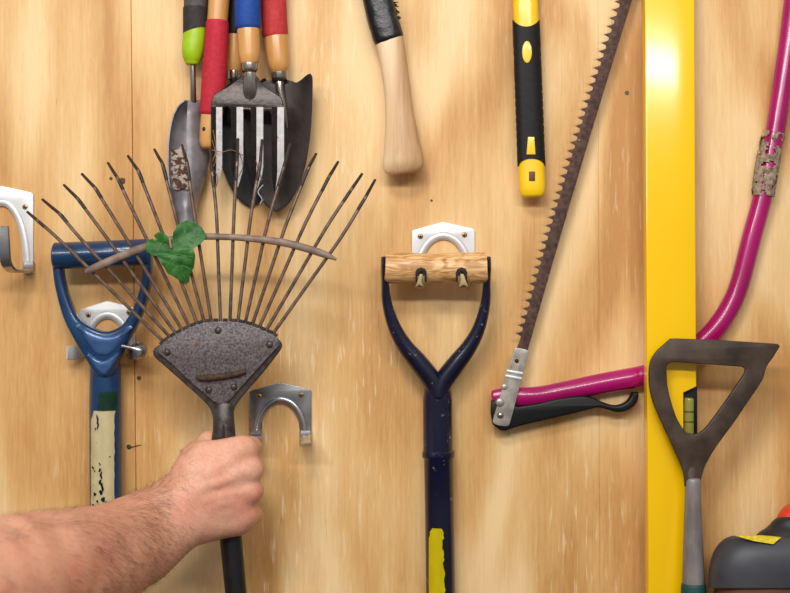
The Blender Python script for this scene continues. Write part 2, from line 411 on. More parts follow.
# free hook right of the hand
hook('empty polished steel wall hook with two prongs, right of the fist', 280.5, 382.4, 62, 52, 20, 31, 403.7, M['steel_polish'],
     [(259, 396.5), (301, 395)],
     [prong([(256, 431, 3.5), (256, 436, 8), (256, 437.5, 25), (256, 438, 42)], 12, M['steel_polish']),
      prong([(305.5, 431, 3.5), (305.5, 436, 7), (305.5, 438, 12)], 12, M['steel_polish'],
            tip=([(305.5, 436.5, 9), (305.5, 440, 22), (305.5, 445, 42)], 12, M['wood_reflect_tan']))])
# hook at the left edge of the photo
hook('empty silver wall hook with upturned prongs at the left edge of the wall', 2, 186, 63, 87, 21, 60, 206, M['zinc'],
     [(25, 207), (-21, 207)],
     [prong([(29, 262, 3.5), (28, 269, 8), (23, 271, 25), (12, 270, 46), (6, 262, 57), (4.5, 245, 60), (4.8, 226, 60, 8)], 11, M['steel_polish'], th=3.5),
      prong([(-25.5, 262, 3.5), (-26.5, 269, 8), (-33, 271, 25), (-45, 270, 46), (-50, 262, 57), (-52, 245, 60), (-52, 226, 60, 8)], 11, M['steel_polish'], th=3.5)])
# hook behind the blue handle
hook('silver wall hook seen through the blue D handle, gripping its neck', 107.5, 301, 55, 52, 18, 30, 318.5, M['zinc'],
     [(88.5, 315), (129, 312.5)],
     [prong([(84, 349, 3.5), (79, 352, 8), (73, 353, 16), (67, 353, 22)], 14, M['zinc'], side=(0, 0, 1)),
      prong([(128, 349, 3.5), (130, 352, 12), (133, 352, 22), (134, 351, 27)], 14, M['steel_polish'], side=(0, 0, 1))])
# hook of the navy spade
hook('silver wall hook whose prongs carry the navy spade grip', 443.3, 222, 63, 60, 22, 34, 239.5, M['zinc'],
     [(420.5, 236.5), (464.5, 235)],
     [prong([(419, 276, 3.5), (419, 284, 8), (419.5, 287, 20), (420, 287, 50), (421, 283, 57), (421, 276, 59)], 7, M['wood_reflect_tan']),
      prong([(467, 276, 3.5), (467, 284, 8), (465, 287, 20), (463, 287, 50), (461.5, 283, 57), (461.5, 276, 59)], 7, M['wood_reflect_tan'])])

# ------------------------------------------------------------------ blue D-handle tool
root = thing('garden_spade', 'blue D-handled spade shaft with chipped cream and green label, hung behind the rake tines', 'spade', P(106, 593, 18))
blue = root
T('grip', [(54, 256, 34, 12.2), (55.5, 256, 34, 13.6), (100, 254.5, 34, 13.6), (147, 252, 34, 13.2), (149, 252, 34, 12.2)], M['blue'], root, seg=32, roundcap=(False, False))
outl = cr([(53, 250), (54, 270), (57, 290), (64, 316), (74, 337), (86, 357), (98, 375), (112, 375), (123, 352), (133, 334), (143, 314), (150, 290), (152.5, 268), (152, 246)], 4)
inl = cr([(144, 252), (143.5, 270), (141, 288), (135, 306), (129, 317), (121, 326.5), (107, 331.5), (92, 327), (79, 317.5), (72, 303), (66, 284), (63.5, 268), (63, 252)], 4)
plate('yoke', outl + inl, 30, 17, M['blue'], root, bevel=4.0)
plate('yoke_web', cr([(77, 322), (92, 330.5), (107, 335), (122, 331), (133, 323), (124, 341), (112, 354), (103, 356), (93, 351)], 4, True), 34.5, 13, M['blue_lit'], root, bevel=4.5)
plate('yoke_chevron', cr([(88, 352), (103, 361), (120, 352), (113, 366), (107, 374), (103, 374), (96, 367)], 4, True), 36, 10, M['blue_lit'], root, bevel=2.5)
T('shaft', [(105, 352, 22, 13), (105.5, 368, 21, 15.2), (105.5, 400, 20, 16), (106, 500, 20, 16), (107, 640, 20, 16.4)], M['blue'], root, seg=36)
def wrap_label(name, cx, cy_path, h, r, pts, mat, parent, lift=0.35, n=14, **kw):
    """label that follows a vertical cylinder: pts rows (y, xl, xr)"""
    bm = bmesh.new(); rows = []
    for (y, xl, xr) in pts:
        row = []
        for i in range(n + 1):
            x = xl + (xr - xl) * i / n
            c = cx(y); dx = max(-.985, min(.985, (x - c) / (r + lift)))
            row.append(bm.verts.new(P(c, y, h) + Vector(((r + lift) * dx, -(r + lift) * math.sqrt(1 - dx * dx), 0)) * kk(h)))
        rows.append(row)
    for a, b in zip(rows, rows[1:]):
        for i in range(n): bm.faces.new((a[i], a[i + 1], b[i + 1], b[i]))
    g = bmesh.ops.solidify(bm, geom=bm.faces[:], thickness=0.0003)
    return mk(name, bm, mat, parent, **kw)
cxb = lambda y: 105.5 + (y - 400) * 0.006
wrap_label('green_band', cxb, None, 20, 16, [(391, 104, 119), (396, 102, 119), (410, 101, 119)], M['green_lbl'], root, label='green band with worn marks')
cl_ = wrap_label('cream_label', cxb, None, 20, 16, [(409.5, 97, 118)] + [(y, max(93.5, 97 - (y - 409.5) * .35) + random.uniform(-.3, .3), 117 + random.uniform(-.4, .4)) for y in np.arange(414, 640, 6)], M['cream'], root, label='chipped cream label')
for x, y, a, b in ((101, 418, 1.0, 5), (101.5, 424, .9, 4), (99, 427.5, .7, 1.5), (103.5, 462, .8, 1.5), (103.5, 468, 1.2, 2), (105, 473, 1.0, 4), (104, 480, 1.3, 3), (106, 485, 1.2, 5), (104.5, 490, 1.6, 2.5), (96, 466, 1.2, 1.5), (98, 469, .8, .8), (98, 492, 1.5, 1.8), (107, 497, 2.0, 2.6), (101, 499, 1.2, 1.4), (113, 455, .6, 1), (96, 503, 1.2, 1.2), (110, 500, 1, 1.3)):
    ph = random.uniform(0, 6)
    wrap_label('paint_chip', cxb, None, 20, 16, [(y + b * q, x - a * math.sqrt(max(.03, 1 - q * q)) + .5 * math.sin(ph + 3 * q), x + a * math.sqrt(max(.03, 1 - q * q)) + .5 * math.sin(ph + 3 * q)) for q in (-1, -.7, -.3, 0, .3, .7, 1)], M['dark'], cl_, lift=.8, n=3)
T('clamp_bolt', [(122, 346, 44, 1.8), (132, 348, 40, 1.8), (134, 348.5, 39, 4), (136, 350, 36, 9), (139, 351, 33, 9.5)], M['steel_polish'], root, label='shiny clamp bolt')

# ------------------------------------------------------------------ navy spade handle
root = thing('garden_spade', 'navy spade handle with a wooden crossbar grip and a torn yellow label', 'spade', P(439, 593, 20))
T('grip', [(386, 268, 36, 14.6), (388, 268, 36, 15.4), (410, 268.3, 36, 15.4), (435, 268.4, 36, 14.6), (462, 268.3, 36, 15.6), (484, 268, 36, 15.6), (486, 268, 36, 14.8)], M['gripwood'], root, seg=40, smooth=3, label='oiled wooden crossbar')
for nm, pts in (('side_arm', [(384, 258, 36, 3.2, 9), (384, 268, 36, 3.4, 11), (385, 282, 35, 3.8, 8.5), (387, 303, 33, 5, 7), (394, 326, 31, 6.5, 7.5), (405, 346, 29, 8, 8.5), (419, 363, 27, 9.5, 10), (433, 382, 25, 10, 11), (438, 396, 24, 9, 12)]),
                ('side_arm', [(487.8, 258, 36, 3.2, 9), (488, 268, 36, 3.4, 11), (487, 282, 35, 3.8, 8.5), (485.5, 303, 33, 5, 7), (479, 328, 31, 6.5, 7.5), (469, 347, 29, 8, 8.5), (456, 364, 27, 9.5, 10), (443, 382, 25, 10, 11), (438, 396, 24, 9, 12)])):
    T(nm, pts, M['navy'], root, seg=24, smooth=5)
T('shaft', [(437.5, 384, 22, 13), (437.7, 400, 20.5, 14.8), (438, 450, 19, 14.8), (438.4, 452, 19, 16.3), (438.4, 456.5, 19, 16.3), (438.6, 459, 19, 14.6), (439.5, 520, 18, 14.4), (441.5, 650, 18, 15)], M['navy'], root, seg=36)
cxn = lambda y: 438.6 + (y - 460) * 0.016
rows = [(526, 432, 441)] + [(y, 428.5 + (1.0 if y < 534 else 0), 443 + (y - 530) * .045 + random.uniform(-.9, .9)) for y in np.arange(530, 650, 3.0)]
lb = wrap_label('yellow_label', cxn, None, 18, 14.6, rows, M['yellow_lbl'], root, label='torn yellow label')
rows2 = [(y, xr - 1.2, xr + 1.0) for (y, xl, xr) in rows[3:]]
wrap_label('label_border', cxn, None, 18, 14.6, rows2, M['dark'], lb, lift=.75, n=2)
for x, s in ((421, -1), (461.5, 1)):
    bm = plate_mesh([(x - 5.5, 282), (x - 5.5, 272), (x - 4, 269), (x, 267.3), (x + 4, 269), (x + 5.5, 272), (x + 5.5, 282), (x + 2.2, 282), (x + 2, 274), (x, 271.8), (x - 2, 274), (x - 2.2, 282)], 51.8, 3.4, bevel=.6)
    mk('grip_notch', bm, M['rubber'], root)
    plate('notch_spur', [(x - 1.2, 274), (x + 2, 274), (x + 2.5 + s * 2, 281), (x + 5 + s * 2.2, 287), (x + s * 2, 285), (x - 4.5 + s * 1.6, 287.5), (x - 2 + s, 280)], 60.5, 1.8, M['wood_reflect_tan'], root, bevel=.4)

# ------------------------------------------------------------------ leaf rake
H = 82
root = thing('leaf_rake', 'grey fan leaf rake with rusty wire tines held upright by the fist', 'rake', P(225, 440, H)); rake = root
tips = [((27.5, 212), (38, 221), (59.5, 240)), ((42.5, 199.5), (61, 215), (81, 239)), ((64, 185), (78.5, 199.5), (101, 230)), ((82, 174), (96, 189), (114, 218.5)),
        ((108, 163), (118, 179), (134, 213)), ((128, 156), (139, 172), (152, 206)), ((154.5, 149.6), (163, 165), (175, 213)), ((182, 145), (187.5, 165), (194.5, 215)),
        ((210, 150), (212.5, 175), (216.5, 215)), ((238, 139), (237, 165), (234, 215)), ((262, 140), (260, 165), (251, 215)), ((290, 144), (283, 170), (268, 222)),
        ((316, 154), (308, 169), (287, 222)), ((338, 162), (329, 177), (306, 222)), ((362, 174), (351, 190), (326, 228)), ((375, 180), (365, 198), (342, 236))]
bases = [(163, 341), (169.5, 336.5), (175.5, 333), (182, 329.5), (189, 326), (197, 323), (204, 321), (211, 320),
         (220.5, 320), (230, 320), (238, 320.5), (245.5, 322), (252.5, 324), (259.5, 327), (266.5, 330), (273.5, 333)]
for tp, b in zip(tips, bases):
    d = Vector((b[0] - tp[2][0], b[1] - tp[2][1])).normalized()
    e = (b[0] + d.x * 4, b[1] + d.y * 4)
    bm = bmesh.new(); tube(bm, [(tp[1][0] * .9 + tp[0][0] * .1, tp[1][1] * .9 + tp[0][1] * .1, H - 5, 1.7), (*tp[2], H - 1, 1.75), ((tp[2][0] + b[0]) / 2, (tp[2][1] + b[1]) / 2, H - 1, 1.75), (*b, H - 1, 1.75), (*e, H - 1, 1.75)], seg=10, smooth=4)
    tn = mk('tine', bm, M['tine'], root)
    bm = bmesh.new(); tube(bm, [(*tp[0], H - 19, 1.35), ((tp[0][0] + tp[1][0]) / 2, (tp[0][1] + tp[1][1]) / 2, H - 11, 1.6), (*tp[1], H - 5, 1.75), (tp[1][0] * .7 + tp[2][0] * .3, tp[1][1] * .7 + tp[2][1] * .3, H - 3, 1.78)], seg=10, smooth=4)
    mk('tine_tip', bm, M['tine_tip'], tn)
T('crossbar', [(86, 272, H + 3.5, 2.6, 2.2), (92, 269, H + 3.5, 3.8, 2.4), (112, 260, H + 3.5, 4.0, 2.4), (135, 250.5, H + 3.5, 4, 2.4), (165, 241, H + 3.5, 3.8, 2.4), (195, 237, H + 3.5, 3.4, 2.4), (222, 236.8, H + 3.5, 3.2, 2.2), (250, 238.5, H + 3.5, 3.4, 2.2), (280, 242, H + 3.5, 3.8, 2.4), (305, 248, H + 3.5, 3.8, 2.4), (325, 254.5, H + 3.5, 3.5, 2.2), (336, 259.5, H + 3.5, 1.2, 1.2)], M['bar'], root, seg=14, smooth=4)
# backing frame and socket
rim = cr([(156, 347), (153.5, 351), (155, 357), (164, 365), (182, 381), (203, 400), (211, 410), (213.5, 424), (213, 446), (234, 446), (234.5, 424), (234, 410), (243, 396), (262, 374), (277, 355), (282, 347), (281, 342), (276, 337)], 4)
rim += cr([(272, 334), (258, 328), (240, 323.5), (219, 322), (200, 324.5), (182, 332), (165, 342)], 3)
plate('backing_frame', rim, H - 1.5, 6, M['rake_rim'], root, bevel=1.6)
# socket: two folded cheeks
T('socket', [(224, 404, H, 9, 5), (223.7, 415, H, 10.5, 8), (223.6, 428, H, 10.6, 10), (224, 450, H, 10.6, 10.6), (226, 470, H, 11, 11)], M['rake_rim'], root, seg=28, smooth=3)
T('socket_seam', [(223.5, 425, H + 9.3, 1.0), (223.8, 448, H + 10.2, 1.0)], M['dark'], root, seg=8)
# front plate with comb of slots
front = []
bs = [(160.5, 344)] + bases + [(277, 336)]
for i in range(len(bs) - 1):
    a, b = bs[i], bs[i + 1]
    for s in np.linspace(0, 1, 5)[:-1]: front.append((a[0] + (b[0] - a[0]) * s, a[1] + (b[1] - a[1]) * s + 1.0))
front += [(279, 341), (279, 346), (264, 362), (245, 383), (231, 399), (225, 404.5), (220, 405), (213, 401), (195, 386), (175, 367), (159, 353), (157.5, 348)]
plate('front_plate', front, H + 3.2, 2.6, M['rake'], root, bevel=0.9)
for i in range(len(bs) - 1):   # rusty slots between the tines
    mx, my = (bs[i][0] + bs[i + 1][0]) / 2, (bs[i][1] + bs[i + 1][1]) / 2
    ang = math.atan2(bs[i + 1][1] - bs[i][1], bs[i + 1][0] - bs[i][0])
    ca, sa = math.cos(ang), math.sin(ang)
    rect = [(mx + u * ca - v * sa, my + u * sa + v * ca) for u, v in ((-2.4, -1.6), (2.4, -1.6), (2.4, 1.6), (-2.4, 1.6))]
    plate('comb_slot', rect, H + 3.3, 2.9, M['rust'] if i % 3 == 1 else M['dark'], root, bevel=0.3)
for x, y in ((218, 330.5), (167.3, 352.5), (269.5, 344.6), (208.7, 390), (234, 387)):
    bm = bmesh.new(); dome(bm, x, y, H + 4.3, 3.6, 2.0); mk('rivet', bm, M['rake_rim'], root)
bm = bmesh.new(); tube(bm, cr([(197.5, 378, H + 6, 2.2, 2.4), (205, 378, H + 7, 3.2, 3), (220, 376.5, H + 7, 3.2, 3), (236, 374, H + 7, 3.0, 3), (245, 371.5, H + 6, 2.2, 2.4)], 8), seg=12)
for v in bm.verts: v.co += Vector((0, 0, random.uniform(-.5, .5) * .001))
mk('raised_strap', bm, M['rust'], root, ang=60, label='rough rusty raised strap')
T('handle', [(226, 462, H, 10.2), (231, 540, H, 11.2), (236, 593, H, 10.8), (242, 670, H, 10.8)], M['black_paint'], root, seg=28)

# ------------------------------------------------------------------ ivy leaf
def z2(x, y): return (130 + x * .1433, 210 + y * .1433)
lf = [(296, 235), (297, 195), (302, 155), (340, 98), (390, 72), (440, 80), (500, 120), (538, 182), (500, 230), (442, 268), (456, 320), (446, 400), (418, 455), (413, 500), (390, 524), (350, 495), (310, 468), (262, 442), (240, 400), (222, 380), (204, 345),
      (185, 322), (155, 316), (117, 288), (108, 248), (130, 208), (160, 200), (176, 222), (186, 205), (165, 178), (200, 153), (240, 165), (272, 190), (285, 228)]
lf = [z2(*p) for p in lf]
leafc = z2(290, 258)
def leafh(x, y):
    dx, dy = x - leafc[0], y - leafc[1]
    r = math.hypot(dx, dy); a = math.atan2(-dy, dx)
    ridge = min(abs((a - q + math.pi) % (2 * math.pi) - math.pi) for q in (math.radians(38), math.radians(-68), math.radians(165)))
    return 10.5 + min(ridge, 1.0) * 5.0 * min(r / 20, 1) - (r / 30) ** 2 * 4 + 0.8 * math.sin(x * .5) * math.sin(y * .45)
bm = plate_mesh(lf, H, 0.7, bevel=.12)
bmesh.ops.triangulate(bm, faces=bm.faces[:])
for _ in range(2):
    bmesh.ops.subdivide_edges(bm, edges=[e for e in bm.edges if e.calc_length() > 0.003], cuts=1, use_grid_fill=False)
    bmesh.ops.triangulate(bm, faces=bm.faces[:])
k = kk(H)
for v in bm.verts:
    dh = leafh(v.co.x / k + 395, 296.5 - v.co.z / k); f = kk(H + dh) / k
    v.co.x *= f; v.co.z *= f; v.co.y -= .001 * dh
leaf = mk('ivy_leaf', bm, M['leaf'], None, ang=180, label='green three-lobed ivy leaf caught on the rake crossbar', cat='leaf')
veins = [[(290, 258), (380, 200), (470, 180), (525, 182)], [(370, 200), (385, 140), (400, 95)], [(300, 265), (340, 360), (370, 440), (392, 510)], [(320, 310), (270, 370), (245, 400)],
         [(320, 310), (390, 320), (440, 330)], [(290, 258), (220, 235), (150, 235), (118, 255)], [(350, 385), (400, 400), (425, 420)], [(345, 375), (300, 420)], [(400, 195), (440, 230), (470, 238)],
         [(440, 185), (455, 130)], [(215, 235), (185, 290)]]
for vn in veins:
    pts = [(*z2(*p), 0) for p in vn]; pts = cr(pts, 5)
    bm = bmesh.new(); n = len(pts)
    tube(bm, [(p[0], p[1], H + leafh(p[0], p[1]) + .35, 0.42 - .25 * i / n) for i, p in enumerate(pts)], seg=6)
    mk('vein', bm, M['vein'], leaf)
T('leaf_stalk', [(*z2(288, 262), H + 13, 1.2), (*z2(280, 225), H + 15, 1.0), (*z2(276, 195), H + 14, .9)], M['stalk'], leaf, seg=8)

# ------------------------------------------------------------------ hand tools at the top
# lime scoop
root = thing('garden_scoop', 'grey curved hand scoop with soil stain and charcoal and lime handle', 'hand trowel', P(193, 80, 20))
T('handle', [(197, -95, 26, 9), (196.5, -60, 26, 12), (196, 0, 26, 12), (195.8, 20, 26, 11.9), (195.6, 26, 26, 10.9)], M['grip_grey'], root, seg=28)
bm = bmesh.new(); R = tube(bm, [(195.6, 24, 26, 11.3), (195.0, 34, 26, 11.7), (193.2, 50, 26, 11.2), (192.5, 58, 26, 9.5), (192.3, 62, 26, 7.5)], seg=36, smooth=4)
mk('lime_collar', bm, M['lime'], root)
bm = bmesh.new(); seg = 36; ra = []
for dy in (0, 1):        # charcoal sleeve edge sloping across the collar
    ra.append([bm.verts.new(P(195.8, (8 if dy == 0 else 30.5 - 3.6 * math.cos(2 * math.pi * i / seg)), 26) + Vector((12.4 * math.cos(2 * math.pi * i / seg), -12.4 * math.sin(2 * math.pi * i / seg), 0)) * .001) for i in range(seg)])
for i in range(seg): bm.faces.new((ra[0][i], ra[0][(i + 1) % seg], ra[1][(i + 1) % seg], ra[1][i]))
bmesh.ops.solidify(bm, geom=bm.faces[:], thickness=.0003)
mk('sleeve_edge', bm, M['grip_grey'], root)
T('shaft', [(192.6, 58, 26, 3), (193.3, 100, 22, 3.1), (194, 110, 18, 3)], M['ferrule'], root, seg=16)
rowsS = cr([(100, 184, 188, 201), (106, 177.5, 187.5, 204), (118, 172, 187, 206.5), (136, 168.4, 186.5, 209), (160, 167.3, 187, 208.5), (180, 168.2, 188.5, 204.5), (200, 171, 191, 199.5), (218, 175, 193, 196.5), (228, 180, 191, 194), (231, 186, 189, 191)], 4)
bm = bmesh.new(); rr = []
for (y, xl, xm, xr) in rowsS:
    dep = max(.12, min(1, (y - 96) / 14)) * max(.15, min(1, (234 - y) / 30))
    prof = [(xl, 26), (xl + .8, 18), (xl + (xr - xl) * .15, 10), (xl + (xr - xl) * .4, 5), (xl + (xr - xl) * .65, 5), (xl + (xr - xl) * .88, 11), (xr, 13), (xr - .7, 17), (xm + (xr - xm) * .65, 25), (xm + (xr - xm) * .3, 32), (xm, 34)]
    prof = cr(prof, 3)
    rr.append([bm.verts.new(P(x, y, 18 + (h - 18) * dep)) for x, h in prof])
for a, b in zip(rr, rr[1:]):
    for i in range(len(a) - 1): bm.faces.new((a[i], a[i + 1], b[i + 1], b[i]))
bmesh.ops.recalc_face_normals(bm, faces=bm.faces)
bmesh.ops.solidify(bm, geom=bm.faces[:], thickness=.0012)
mk('scoop_blade', bm, M['scoop'], root, ang=60)
bm = bmesh.new()
outs = cr([(169, 152), (173, 149), (178, 149), (181.5, 144), (184.5, 147), (187, 160), (188, 178), (187.5, 189), (182, 188), (177, 190), (172, 187.5), (169.8, 180), (168.8, 166)], 5, True)
bm = plate_mesh(outs, 12, 1.0, bevel=.2); bmesh.ops.triangulate(bm, faces=bm.faces[:])
for _ in range(2):
    bmesh.ops.subdivide_edges(bm, edges=[e for e in bm.edges if e.calc_length() > .0025], cuts=1); bmesh.ops.triangulate(bm, faces=bm.faces[:])
for v in bm.verts:
    x = v.co.x / kk(12) + 395; u = (x - 168) / 21
    v.co.y += .001 * (4.0 - 9 * (1 - min(1, max(0, u))) ** 2 + mnoise.noise(v.co * 400) * .7)
mk('soil_crust', bm, M['soil'], root, ang=180, label='crust of dried brown soil')
# crimson wooden handle, upside down
root = thing('hand_tool', 'wooden tool handle in crimson foam, its drilled end hanging beside the hand fork', 'tool handle', P(213, 60, 20))
T('wood_rod', [(222, -70, 36, 8), (221, -40, 36, 10.5), (219, 0, 35, 10.6), (216, 40, 33, 10), (212.5, 100, 31, 10.3), (210.6, 126, 30, 10.8), (210, 142, 30, 10.8), (210, 144.5, 30, 9.8)], M['beech'], root, seg=28)
T('foam_sleeve', [(217.3, 24, 34, 11.6), (216.6, 40, 33.5, 12), (214, 80, 32, 12.4), (211.6, 111.5, 31, 12)], M['grip_red'], root, seg=32, label='crimson foam sleeve')
bm = bmesh.new(); dome(bm, 204.6, 129, 39.2, 2.4, .8, 16, 3); mk('hang_hole', bm, M['dark'], root)

def trowel(label, handle_pts, sleeve_pts, sleeve_mat, fer, neck, blade, bladeax, mat, hb, socket=None, curl=10):
    root = thing('hand_trowel', label, 'hand trowel', P(handle_pts[1][0], 60, 15))
    T('handle', handle_pts, M['beech'], root, seg=28, smooth=3)
    T('foam_sleeve', sleeve_pts, sleeve_mat, root, seg=32)
    T('ferrule', fer, M['ferrule'], root, seg=28)
    T('neck', neck, M['ferrule'] if socket else M['rubber'], root, seg=18, smooth=4)
    (ax0, ay0), (ax1, ay1), half = bladeax
    def hf(x, y):
        t = (y - ay0) / (ay1 - ay0); cx = ax0 + (ax1 - ax0) * t
        u = (x - cx) / half
        return curl * min(1.3, abs(u)) ** 1.8 * (1 - .5 * max(0, t)) - 3
    bm = plate_mesh(blade, hb, 1.6, bevel=.35); bmesh.ops.triangulate(bm, faces=bm.faces[:])
    for _ in range(3):
        bmesh.ops.subdivide_edges(bm, edges=[e for e in bm.edges if e.calc_length() > .006], cuts=1); bmesh.ops.triangulate(bm, faces=bm.faces[:])
    k = kk(hb)
    for v in bm.verts: v.co.y -= .001 * hf(v.co.x / k + 395, 296.5 - v.co.z / k)
    mk('blade', bm, mat, root, ang=60)
    return root
def blade_outline(ax, top, bot, half, tilt=0, corner=5):
    L = [(-.30, 4), (-.55, 6.5), (-.88, -corner + 4), (-1.0, 1), (-1.03, 10), (-1.02, 40), (-.97, 65), (-.86, 90), (-.66, 112), (-.38, 128), (-.12, 135)]
    R = [(-u, v) for u, v in L[::-1]]
    pts = []
    for u, v in L + [(0, 136.5)] + R:
        s = v / 136.5; c = ax[0] + (ax[1] - ax[0]) * s
        pts.append((c + u * half, top + v * (bot - top) / 136.5))
    return cr(pts, 3, True)
trowel('dark steel hand trowel with a faded red foam handle, right of the fork',
       [(274, -80, 24, 9), (274, 0, 24, 10.5), (276, 38, 24, 12), (278, 58, 24, 11.6), (278.8, 65, 24, 10.8), (279, 68.5, 23, 9.6)],
       [(271.5, -75, 24, 9), (272.5, -40, 24, 13), (273.3, 0, 24, 12.8), (275, 34, 24, 13)], M['grip_red2'],
       [(279.3, 67, 23, 8.8), (279.5, 78, 23, 8.2)], [(279.5, 77, 22, 5), (280, 90, 23, 4.2), (283, 110, 22, 4.5, 3), (287, 128, 20, 1.4, 1)],
       blade_outline((279, 276), 76, 211.5, 33.5), ((279, 76), (276, 211), 33), M['trowel'], 22, socket=1)
trowel('blackened hand trowel with black sleeve, mostly hidden behind the hand fork',
       [(236, -80, 13, 8), (236, 0, 13, 9.5), (235, 34, 13, 10), (234.5, 60, 13, 9), (234, 69, 13, 7)],
       [(237, -75, 13, 8), (237, -40, 13, 10.5), (236, 0, 13, 10.5), (235, 33, 13, 10.6)], M['rubber'],
       [(234, 67, 13, 6.4), (234, 78, 13, 6)], [(234, 77, 13, 4.4), (236, 95, 12, 3.6), (238, 120, 8, 2)],
       blade_outline((238, 250), 80, 207, 29), ((238, 80), (250, 207), 28), M['trowelblk'], 7, curl=7)
# hand fork
root = thing('hand_fork', 'four-tined steel hand fork with a blue foam handle, hung over the two trowels', 'hand fork', P(248, 90, 30)); HF = 50
T('handle', [(249, -80, HF, 9), (248.5, 0, HF, 10.6), (248.3, 30, HF, 11.3), (249, 50, HF, 10.8), (249.2, 57, HF, 10.4), (249.4, 61, HF, 9.4)], M['beech'], root, seg=28, smooth=3)
T('foam_sleeve', [(248.5, -75, HF, 9), (248.2, -40, HF, 13), (247.7, 0, HF, 13.2), (247.8, 25.5, HF, 13)], M['grip_blue'], root, seg=32, label='blue foam sleeve')
T('ferrule', [(249.3, 60, HF, 8.6), (249.5, 69, HF, 8.2)], M['ferrule'], root, seg=28)
T('neck', [(249.5, 68, HF, 5.5), (249.6, 78, HF, 6, 5), (249.8, 90, HF - 1, 7, 3.5), (250, 100, HF - 3, 5, 1.5)], M['ferrule'], root, seg=20, smooth=4)
hd = cr([(243, 74), (236, 81), (226, 88), (216, 93), (211.5, 102), (211, 118)], 3) + [(222.2, 118)] + arc(226.5, 112, 4.3, 5, 180, 0, 8) + [(231, 118), (243.2, 118)] + arc(247, 115, 3.8, 5, 180, 0, 8) + [(250.8, 118), (263.2, 118)] + arc(267.2, 116.5, 4.2, 5, 180, 0, 8) + [(271.6, 118), (284, 118)] + cr([(284, 108), (281.5, 98), (275, 93), (264, 86), (257, 76)], 3)
plate('fork_head', hd, HF - 3, 3.0, M['forkdark'], root, bevel=.9, hfun=lambda x, y: 3 * math.exp(-((x - 250) / 14) ** 2) * max(0, (118 - y) / 40))
for (xl, xr, tx, ty) in ((211, 222.2, 216.4, 186), (231, 243.2, 237.5, 187), (250.8, 263.2, 256.3, 190), (271.6, 284, 275, 194)):
    for side in (0, 1):   # ridged tine: left facet dark, right facet's reflected light painted as pale steel
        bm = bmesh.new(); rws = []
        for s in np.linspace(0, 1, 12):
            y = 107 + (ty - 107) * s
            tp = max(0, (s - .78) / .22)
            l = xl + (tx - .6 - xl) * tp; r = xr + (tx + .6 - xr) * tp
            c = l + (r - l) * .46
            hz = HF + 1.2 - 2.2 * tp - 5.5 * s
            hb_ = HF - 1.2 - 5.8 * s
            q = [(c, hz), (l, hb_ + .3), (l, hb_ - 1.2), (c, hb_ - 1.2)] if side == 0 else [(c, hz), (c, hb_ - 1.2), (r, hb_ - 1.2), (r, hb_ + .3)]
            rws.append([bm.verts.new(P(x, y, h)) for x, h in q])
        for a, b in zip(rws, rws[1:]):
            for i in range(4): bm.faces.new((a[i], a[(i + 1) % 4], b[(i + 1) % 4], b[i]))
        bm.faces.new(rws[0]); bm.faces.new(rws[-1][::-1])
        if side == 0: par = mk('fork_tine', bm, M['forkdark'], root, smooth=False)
        else: mk('painted_shine_facet', bm, M['fork'], par, smooth=False)
for pts in ([(213, 130), (216, 150), (212, 165), (218, 178), (215, 190)], [(212, 150), (222, 152), (232, 150), (244, 156)], [(211, 160), (208, 172), (213, 184)], [(256, 160), (259, 172), (262, 180)], [(238, 150), (243, 166), (236, 180)], [(212, 140), (216, 158), (210, 176), (214, 188)]):
    T('dried_root', [(x, y, HF + 2, .45) for x, y in cr(pts, 5)], M['thread'], root, seg=5)
T('blue_thread', [(x, y, HF + 2, .5) for x, y in cr([(263, 185), (258, 192), (262, 199), (260, 204)], 5)], pm('pale_blue_thread', (150, 190, 220), (170, 205, 230), 50), root, seg=5)

# ------------------------------------------------------------------ axe handle (black tape)
root = thing('axe_handle', 'pale ash wood axe handle with black tape, hanging nose down at the top', 'axe', P(400, 100, 22))
T('wood_haft', [(378, 0, 22, 12.5, 10), (388, 34, 22, 14, 11), (393, 60, 22, 13.6, 11), (396.8, 85, 22, 13.3, 11), (399.3, 110, 22, 14, 11.5), (401.5, 135, 22, 16.6, 12.5), (403, 155, 22, 19.6, 13.5), (403.4, 165, 22, 20.6, 13.5), (404, 170, 20, 18.5, 10), (404.2, 172.5, 20, 14, 8)], M['ash'], root, seg=36, smooth=4, power=2.4, roundcap=(True, False))
bm = bmesh.new(); tube(bm, [(358, -90, 22, 14, 11), (367, -50, 22, 14.5, 12), (378, 0, 22, 15, 12.3), (384, 24, 22, 15.3, 12.6), (388.4, 38, 22, 15.5, 12.6)], seg=36, smooth=5, power=2.4)
for v in bm.verts:
    n_ = mnoise.noise(v.co * 160); v.co += Vector((n_ * .0004, -n_ * .0005, 0))
tp = mk('tape_wrap', bm, M['tapeblk'], root, label='black tape wrap')
for i in range(14):
    y = random.uniform(0, 26); x = 393.5 + (y / 38) * 8
    T('tape_fray', [(x, y, 22, .8), (x + random.uniform(1.5, 4), y + random.uniform(-1, 3), 23, .5)], M['tapeblk'], tp, seg=5)

# ------------------------------------------------------------------ hammer handle yellow/black
root = thing('hammer', 'hammer handle in yellow with a ribbed black rubber grip, hung at the top', 'hammer', P(529, 100, 20))
cxh = lambda y: 525.3 + y * 0.037
hw = lambda y: 13.0 + y * 0.0025
T('yellow_core', [(cxh(y), y, 18, hw(y) - .4, 9.5) for y in (-90, -40, 0, 40, 100, 150, 160, 175, 189)] + [(cxh(193.5), 193.5, 18, 12.2, 8.5)], M['yellow'], root, seg=36, power=2.6, smooth=2)
